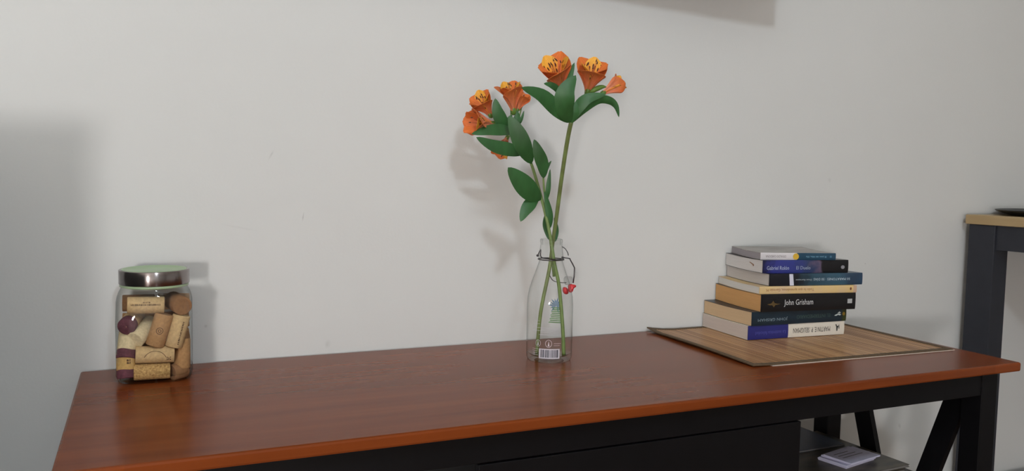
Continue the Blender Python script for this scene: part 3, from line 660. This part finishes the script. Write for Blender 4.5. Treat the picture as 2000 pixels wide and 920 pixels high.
def leaf(parent, pts, w, m, fold=.15, twist=0., name='leaf', wpow=(.85, .95)):
    """pts: list of (px, py, depth) along the midrib; w: greatest full width in pixels"""
    P_ = smooth_pts([at(*p) for p in pts], 5); n = len(P_)-1; V = []; Fs = []; wm = w*P_[0].y*1.05/F
    for i, p in enumerate(P_):
        s = i/n; d = (P_[min(i+1, n)]-P_[max(i-1, 0)]).normalized(); view = (p-Vector((0, 0, CZ))).normalized()
        side = d.cross(view).normalized(); side = Matrix.Rotation(twist, 3, d) @ side; nrm = side.cross(d)
        pa, pb = wpow; sm = pa/(pa+pb); ww = wm*.5*((s**pa)*((1-s)**pb))/((sm**pa)*((1-sm)**pb))+.0004*(1-s)
        for k in (-1, -.5, 0, .5, 1): V.append(p+side*ww*k+nrm*(fold*.55*ww*abs(k)))
    for i in range(n):
        for k in range(4): a = i*5+k; Fs.append((a, a+1, a+6, a+5))
    o = pyd(name, V, Fs, m, parent, True); solid(o, .0004); return o
def flower(parent, base, mouth, roll, spread=.45, scale=1.0, outer=None, yel=(0, 1), pw=1.0, label=None, stam=4):
    """funnel of three broad outer and three narrow inner petals; base and mouth: (px, py, depth)"""
    B = at(*base); Mo = at(*mouth); L = (Mo-B).length*scale; d, s, u = frame_from(Mo-B)
    hd = tube('flower', [B-d*L*.04, B+d*L*.03, B+d*L*.12, B+d*L*.24], [L*.05, L*.10, L*.105, L*.08], M_bud, parent, 10)
    if label: hd['label'] = label
    for ring in range(2):
        for k in range(3):
            an = roll+2*math.pi*k/3+(math.pi/3 if ring else 0); rad = s*math.cos(an)+u*math.sin(an); tan = d.cross(rad)
            ln_ = L*(1.04 if ring == 0 else 1.08); wmax = L*(.44 if ring == 0 else .27)*pw; V = []; Fs = []; uvs = []; nl, nw = 16, 8
            jit = random.uniform(-.06, .06)
            for i in range(nl+1):
                q = i/nl
                ax = ln_*(.1+.9*q-.10*max(0, q-.7)**1*3*spread); ro = L*(.06+.10*q+(spread+jit)*q**2.6*(1 if ring == 0 else .82))
                ww = wmax*(.22+.78*min(1, q/.72)**1.3)*(1 if q < .72 else math.sqrt(max(.02, 1-((q-.72)/.285)**2)))
                for j in range(nw+1):
                    v = 2*j/nw-1
                    cup = ww*.42*(v*v)*(1-.5*q)
                    ruf = L*.012*math.sin(7*q+5*v+an)*q
                    V.append(B+d*(ax-ww*.06*v*v)+rad*(ro-cup*1.0+ruf)+tan*(ww*v)); uvs.append((j/nw, q))
            for i in range(nl):
                for j in range(nw): a = i*(nw+1)+j; Fs.append((a, a+1, a+nw+2, a+nw+1))
            mm = (outer or M_po) if ring == 0 else (M_py if k in yel else M_po)
            o = pyd('petal', V, Fs, mm, hd, True)
            uvl = o.data.uv_layers.new(name='UVMap')
            for lp in o.data.loops: uvl.data[lp.index].uv = uvs[lp.vertex_index]
            solid(o, .00035)
    for k in range(stam):
        an = roll+k*1.7; rad = (s*math.cos(an)+u*math.sin(an))
        pts = bez([B+d*L*.2, B+d*L*.7+rad*L*.02, B+d*L*(.92+.05*k)+rad*L*(.10+.06*(k % 3))], 6)
        st = tube('stamen', pts, .00045, M_sta, hd, 5); e = pts[-1]
        st2 = tube('stamen', [e-d*.0012, e, e+d*.0028], [.0006, .0010, .0005], M_anth, hd, 6); st2['label'] = 'dark anther'
    return hd
def stem_tube(name, pts, r0, r1, m, parent):
    P_ = smooth_pts([at(*p) for p in pts], 5); n = len(P_)-1
    return tube(name, P_, [r0+(r1-r0)*i/n for i in range(n+1)], m, parent, 10)

# right-hand stem: rises straight to a whorl of leaves and three blooms, leaning into the room
yh = 1.022
R0 = at(1048, 694, 1.140)
tr_ = thing('alstroemeria_stem', 'straight flower stem with a whorl of leaves under three upright orange blooms', 'flower', R0, 'flower stems in the bottle')
stem_tube('stem', [(1048, 694, 1.140), (1056, 610, 1.138), (1073, 525, 1.134), (1080, 470, 1.128), (1086, 430, 1.115), (1098, 340, 1.075), (1109, 270, 1.04), (1116, 237, yh)], .0028, .0032, M_stem2, tr_)
for (bxp, byp, mid_) in ((1097, 175, (1106, 205)), (1148, 177, (1128, 205)), (1160, 178, (1136, 208)), (1090, 176, (1103, 212)), (1176, 186, (1146, 212))):
    stem_tube('pedicel', [(1116, 238, yh), (mid_[0], mid_[1], yh-.002), (bxp, byp, yh)], .0016, .0012, M_stem, tr_)
leaf(tr_, [(1114, 239, yh), (1090, 216, yh-.012), (1058, 186, yh-.024), (1018, 171, yh-.03)], 30, M_leafB, .25, .2)
leaf(tr_, [(1115, 238, yh+.005), (1100, 195, yh-.004), (1108, 160, yh-.006), (1122, 122, yh-.002)], 22, M_leafB, .2, -.3)
leaf(tr_, [(1115, 239, yh-.004), (1103, 210, yh-.02), (1106, 178, yh-.028), (1125, 147, yh-.026)], 42, M_leafB, .28, .1)
leaf(tr_, [(1117, 238, yh-.002), (1128, 212, yh-.012), (1148, 192, yh-.02), (1184, 184, yh-.024)], 25, M_leafB, .25, -.2)
leaf(tr_, [(1117, 240, yh), (1140, 216, yh-.010), (1168, 196, yh-.018), (1190, 197, yh-.022), (1203, 208, yh-.025), (1209, 229, yh-.026)], 19, M_leafB, .3, .5)
leaf(tr_, [(1117, 240, yh-.004), (1124, 218, yh-.012), (1134, 200, yh-.012), (1150, 186, yh-.008)], 20, M_leafB, .25, .3)
leaf(tr_, [(1096, 190, yh-.012), (1088, 174, yh-.020), (1076, 166, yh-.026), (1062, 163, yh-.028)], 13, M_leafB, .25, .2)
flower(tr_, (1099, 180, yh), (1080, 124, yh-.024), math.radians(-20), .30, 1.0, pw=.92, label='orange bloom with yellow streaked inner petals')
flower(tr_, (1147, 184, yh), (1159, 128, yh-.024), math.radians(-70), .34, 1.04, pw=1.0, label='orange bloom seen from its side')
flower(tr_, (1174, 184, yh), (1208, 162, yh-.006), math.radians(-15), .22, 1.12, outer=M_pp, yel=(0, 1, 2), pw=.9, label='half-open peach and yellow bloom', stam=2)
bd = tube('bud', smooth_pts([at(1153, 180, yh-.016), at(1160, 176, yh-.018), at(1170, 171.5, yh-.018), at(1178, 169.5, yh-.018), at(1184, 170, yh-.018)], 4), [.0012, .0018, .0024, .003, .0034, .0036, .0037, .0037, .0036, .0034, .0031, .0028, .0024, .002, .0014, .001, .0005], M_bud, tr_, 10)

# left-hand stem: bends towards the wall, four blooms
yl = 1.195
L0 = at(1101, 694, 1.116)
tl = thing('alstroemeria_stem', 'bent flower stem with broad leaves and orange blooms facing sideways', 'flower', L0, 'flower stems in the bottle')
stem_tube('stem', [(1101, 694, 1.116), (1099, 640, 1.117), (1092, 560, 1.119), (1083, 515, 1.120), (1076, 470, 1.121), (1066, 420, 1.128), (1050, 360, 1.145), (1036, 316, 1.165), (1018, 280, 1.182), (1003, 256, yl)], .0030, .0021, M_stem, tl)
for p in (((1003, 256, yl), (998, 238, yl-.004), (998, 216, yl-.008)), ((1003, 256, yl), (980, 236, yl), (960, 222, yl-.006)), ((1003, 256, yl), (985, 246, yl-.004), (966, 243, yl-.008)), ((1003, 256, yl), (1012, 236, yl), (1018, 212, yl-.004)), ((1003, 256, yl), (998, 264, yl+.005), (990, 268, yl+.006))):
    stem_tube('pedicel', list(p), .0014, .0011, M_stem, tl)
leaf(tl, [(1006, 258, yl-.01), (984, 253, yl-.026), (955, 254, yl-.034), (921, 262, yl-.036)], 25, M_leafB, .2, .45)
leaf(tl, [(1022, 300, 1.17), (1000, 293, 1.155), (965, 285, 1.15), (930, 268, 1.15)], 27, M_leafA, .2, .1)
leaf(tl, [(1038, 320, 1.160), (1024, 290, 1.150), (1009, 256, 1.148), (994, 226, 1.152)], 36, M_leafA, .2, -.1)
leaf(tl, [(993, 256, yl-.012), (982, 240, yl-.022), (972, 218, yl-.026), (967, 192, yl-.026)], 26, M_leafB, .22, .1)
leaf(tl, [(1004, 254, yl-.004), (1008, 240, yl-.01), (1010, 230, yl-.01), (1010, 216, yl-.01)], 16, M_leafB, .25, .2)
leaf(tl, [(1008, 250, yl), (1016, 238, yl-.004), (1020, 228, yl-.006), (1023.5, 216, yl-.006)], 6, M_leafB, .25, .2)
leaf(tl, [(990, 262, yl-.008), (992, 248, yl-.014), (994, 236, yl-.014), (1000, 224, yl-.012)], 15, M_leafB, .25, .2)
leaf(tl, [(1057, 390, 1.134), (1038, 376, 1.122), (1015, 352, 1.116), (992, 327, 1.114)], 41, M_leafA, .18, .05)
leaf(tl, [(1052, 386, 1.136), (1040, 394, 1.132), (1027, 410, 1.128), (1016.5, 433, 1.126)], 26, M_leafA, .22, -.1)
flower(tl, (960, 228, yl-.006), (936, 190, yl-.020), math.radians(-5), .34, 1.0, pw=.95, label='orange bloom with a yellow streaked throat')
flower(tl, (1003, 222, yl-.008), (995, 168, yl-.022), math.radians(-25), .30, 1.03, pw=.92, label='largest orange bloom of the bent stem')
flower(tl, (968, 243, yl-.008), (922, 240, yl-.022), math.radians(10), .24, 1.08, outer=M_pp, yel=(1,), pw=.9, label='peach bloom pointing away from the stem', stam=2)
flower(tl, (992, 266, yl+.006), (974, 298, yl-.002), math.radians(60), .40, 1.0, outer=M_pp, yel=(1,), pw=.95, label='drooping bloom behind the leaves', stam=3)
flower(tl, (1009, 218, yl-.004), (1022, 186, yl-.016), math.radians(-60), .26, 1.05, yel=(), pw=.95, label='half-open plain orange bloom', stam=1)
bd = tube('bud', smooth_pts([at(1013, 216, yl-.004), at(1017, 205, yl-.006), at(1022, 196, yl-.008)], 4), [.0012, .0024, .0034, .004, .0042, .004, .0034, .0024, .001], M_bud, tl, 10)

# leafy shoot between them
S0 = at(1082, 540, 1.137)
ts = thing('leafy_shoot', 'short leafy shoot without blooms between the two flower stems', 'flower', S0)
stem_tube('stem', [(1082, 540, 1.138), (1078, 500, 1.137), (1074, 460, 1.135), (1069, 410, 1.13), (1063, 372, 1.125), (1061, 345, 1.122)], .0022, .0014, M_stem, ts)
leaf(ts, [(1062, 348, 1.120), (1060, 322, 1.112), (1052, 298, 1.108), (1043, 272, 1.108)], 26, M_leafA, .2, .1)
leaf(ts, [(1061, 346, 1.122), (1065, 334, 1.118), (1070, 324, 1.116), (1077, 314, 1.115)], 8, M_leafB, .2, .1)
leaf(ts, [(1067, 392, 1.128), (1070, 375, 1.122), (1072, 355, 1.12), (1074.5, 330, 1.12)], 10, M_leafB, .2, .2)
leaf(ts, [(1074, 446, 1.128), (1074, 425, 1.124), (1070, 402, 1.124), (1063, 372, 1.124)], 15, M_leafA, .25, .3)
leaf(ts, [(1072, 468, 1.138), (1067, 450, 1.142), (1064, 436, 1.142), (1064, 420, 1.14)], 10, M_leafB, .25, .3)
leaf(ts, [(1084, 472, 1.138), (1087, 456, 1.144), (1086, 440, 1.144), (1082, 425, 1.142)], 9, M_leafB, .25, .3)

# ------------------------------------------------------------------ magazines and papers on the shelf
def magazine(name, label, cat, cx, cy, w, d, ang, z, h, cm, pm, group=None):
    t = thing(name, label, cat, (cx, cy, z), group); t.rotation_euler = (0, 0, ang)
    for nm, b_, m in (('pages', (-w/2+.001, w/2-.001, -d/2+.001, d/2-.001, .0005, h-.0005), pm), ('front_cover', (-w/2, w/2, -d/2, d/2, h-.0005, h), cm), ('back_cover', (-w/2, w/2, -d/2, d/2, 0, .0005), cm)):
        bm = box_bm(*b_); me = bpy.data.meshes.new(nm); bm.to_mesh(me); bm.free(); link(nm, me, m, t)
    return t
M_mp = mat('magazine_pages', rgb(120, 116, 112), .7, noise=.2, scale=60, stretch=(1, 1, 30))
zz = SZ+.0002
for i, (lab, dx, dy, w, d, a, h, c1, c2) in enumerate((
        ('bottom magazine of the dark pile on the open shelf', 0, 0, .28, .21, .03, .006, (36, 32, 32), (58, 50, 46)),
        ('dark brown magazine in the middle of the pile on the open shelf', -.004, .004, .275, .205, -.04, .005, (44, 36, 30), (66, 56, 44)),
        ('top magazine of the pile with a patterned dark cover', .004, -.002, .275, .205, .05, .0045, (34, 30, 28), (92, 82, 62)))):
    magazine('magazine', lab, 'magazine', 1.062+dx, 1.085+dy, w, d, a, zz, h, mat('magazine_cover_%d' % i, rgb(*c1), .35, scale=18, col2=rgb(*c2), stretch=(1, 3, 1)), M_mp, 'magazines on the open shelf'); zz += h+.0002
magazine('magazine', 'blue-grey magazine lying at the back of the pile', 'magazine', 1.06, 1.158, .24, .11, .02, zz, .003, mat('magazine_cover_blue', rgb(70, 78, 92), .4, noise=.2, scale=14), M_mp, 'magazines on the open shelf')
M_pap = mat('leaflet_paper', rgb(206, 204, 226), .6, noise=.08, scale=30); M_tx = mat('leaflet_ink', rgb(96, 92, 100), .6, noise=.2)
za = zz
for i in range(5):
    cx, cy = 1.122+random.uniform(-.006, .006)+.004*(i == 4), 1.046+random.uniform(-.004, .004)-.002*i; an = .2+random.uniform(-.05, .05)
    tp = thing('leaflet', ('bottom leaflet', 'second leaflet from the bottom', 'middle leaflet', 'second leaflet from the top', 'top leaflet with grey print')[i]+' of the white sheaf on the magazines', 'leaflet', (cx, cy, za), 'white leaflets on the magazines'); tp.rotation_euler = (0, 0, an)
    bm = box_bm(-.042, .042, -.027, .027, 0, .0022); me = bpy.data.meshes.new('sheet'); bm.to_mesh(me); bm.free(); link('sheet', me, M_pap, tp)
    if i == 4:
        for r_ in range(3):
            y = .014-.009*r_; me = bpy.data.meshes.new('print_line'); me.from_pydata([(-.03, y, .0023), (.01+.008*r_, y, .0023), (.01+.008*r_, y+.002, .0023), (-.03, y+.002, .0023)], [], [(0, 1, 2, 3)]); link('print_line', me, M_tx, tp)
    za += .0024

# ------------------------------------------------------------------ tall table by the wall with a black tray
DX0, DX1, DY0, DY1, DZ = 1.677, 2.5, .62, 1.262, CZ-.068
M_oak = wood_mat('oak_top', rgb(158, 132, 92), rgb(186, 162, 122), .45, (7, .5, 7), 6)
M_anthr = mat('anthracite_paint', rgb(36, 38, 46), .5, noise=.08, scale=30)
t = thing('bar_table', 'tall anthracite table with a pale oak top standing against the wall', 'table', ((DX0+DX1)/2, (DY0+DY1)/2, 0))
box('table_top', (DX0, DX1, DY0, DY1, DZ-.021, DZ), M_oak, t, bev=.002)
for x in (DX0+.006, DX1-.066):
    for y in (DY0+.006, DY1-.068): box('leg', (x, x+.046, y, y+.062, 0, DZ-.0212), M_anthr, t, bev=.0015)
for x in (DX0+.010, DX1-.03): box('apron', (x, x+.02, DY0+.068, DY1-.068, DZ-.074, DZ-.0212), M_anthr, t)
for y in (DY0+.012, DY1-.04): box('apron', (DX0+.052, DX1-.066, y, y+.02, DZ-.074, DZ-.0212), M_anthr, t)
box('stretcher', (DX0+.052, DX1-.066, DY1-.03, DY1-.012, CZ-.735, CZ-.683), M_anthr, t, bev=.002)
tc_ = Vector((1.839, 1.131, DZ))
t = lathe('tray', [(.0, .0015), (.105, .0015), (.118, .004), (.143, .0125), (.146, .0128), (.144, .0105), (.125, .003), (.112, .0), (.0, .0)], tc_, mat('tray_black', rgb(20, 20, 22), .4, noise=.1), None, 64, loc=tc_)
tag(t, 'shallow black tray with a flared rim on the oak table top', 'tray')

# ------------------------------------------------------------------ television on the wall above the frame (casts the slanted shadow)
tvz = CZ+.354; p1 = Vector((1.058, 1.13, tvz)); p0 = Vector((-.0, 1.25, tvz)); tv_a = math.atan2(p1.y-p0.y, p1.x-p0.x); TL = (p1-p0).length
t = thing('television', 'black flat television on a wall bracket above the console table', 'television', p0); 
TVM = Matrix.Translation(p0) @ Matrix.Rotation(tv_a, 4, 'Z')
def tvpart(nm, b_, m, bev=0):
    return box(nm, b_, m, t, bev=bev, M=TVM)
M_tv = mat('tv_plastic', rgb(22, 22, 24), .4, noise=.05)
tvpart('casing', (0, TL, 0, .018, 0, .58), M_tv, .003)
tvpart('screen', (.012, TL-.012, -.001, .0004, .016, .568), mat('tv_glass', rgb(10, 10, 12), .1, noise=.02))
tvpart('back_housing', (TL*.25, TL*.75, .018, .03, .1, .45), M_tv, .004)
tvpart('bracket', (TL*.46, TL*.54, .03, .07, .2, .36), M_tv)

# ------------------------------------------------------------------ unseen shadow caster, added as a chest beside the table to shade the wall
kx0, kx1, ky0, ky1, kz = -.86, -.24, .75, 1.266, 1.06
M_ch = mat('grey_chest_paint', rgb(104, 104, 104), .5, noise=.03)
t = thing('shadow_caster_chest', 'unseen tall grey chest added beside the console table to shade the wall', 'chest', ((kx0+kx1)/2, (ky0+ky1)/2, 0))
box('body', (kx0, kx1, ky0+.02, ky1, .06, kz-.02), M_ch, t, bev=.002)
box('top', (kx0-.004, kx1, ky0, ky1, kz-.02, kz), M_ch, t, bev=.003)
box('plinth', (kx0+.02, kx1-.02, ky0+.04, ky1, 0, .06), M_ch, t)
for i in range(5):
    z0 = .07+i*.193; d = box('drawer', (kx0+.006, kx1-.006, ky0+.001, ky0+.02, z0, z0+.188), M_ch, t, bev=.002)
    tube('handle', smooth_pts([(kx0+.24, ky0, z0+.11), (kx0+.25, ky0-.022, z0+.11), (kx0+.37, ky0-.022, z0+.11), (kx0+.38, ky0, z0+.11)], 4), .004, M_brass, d, 8)
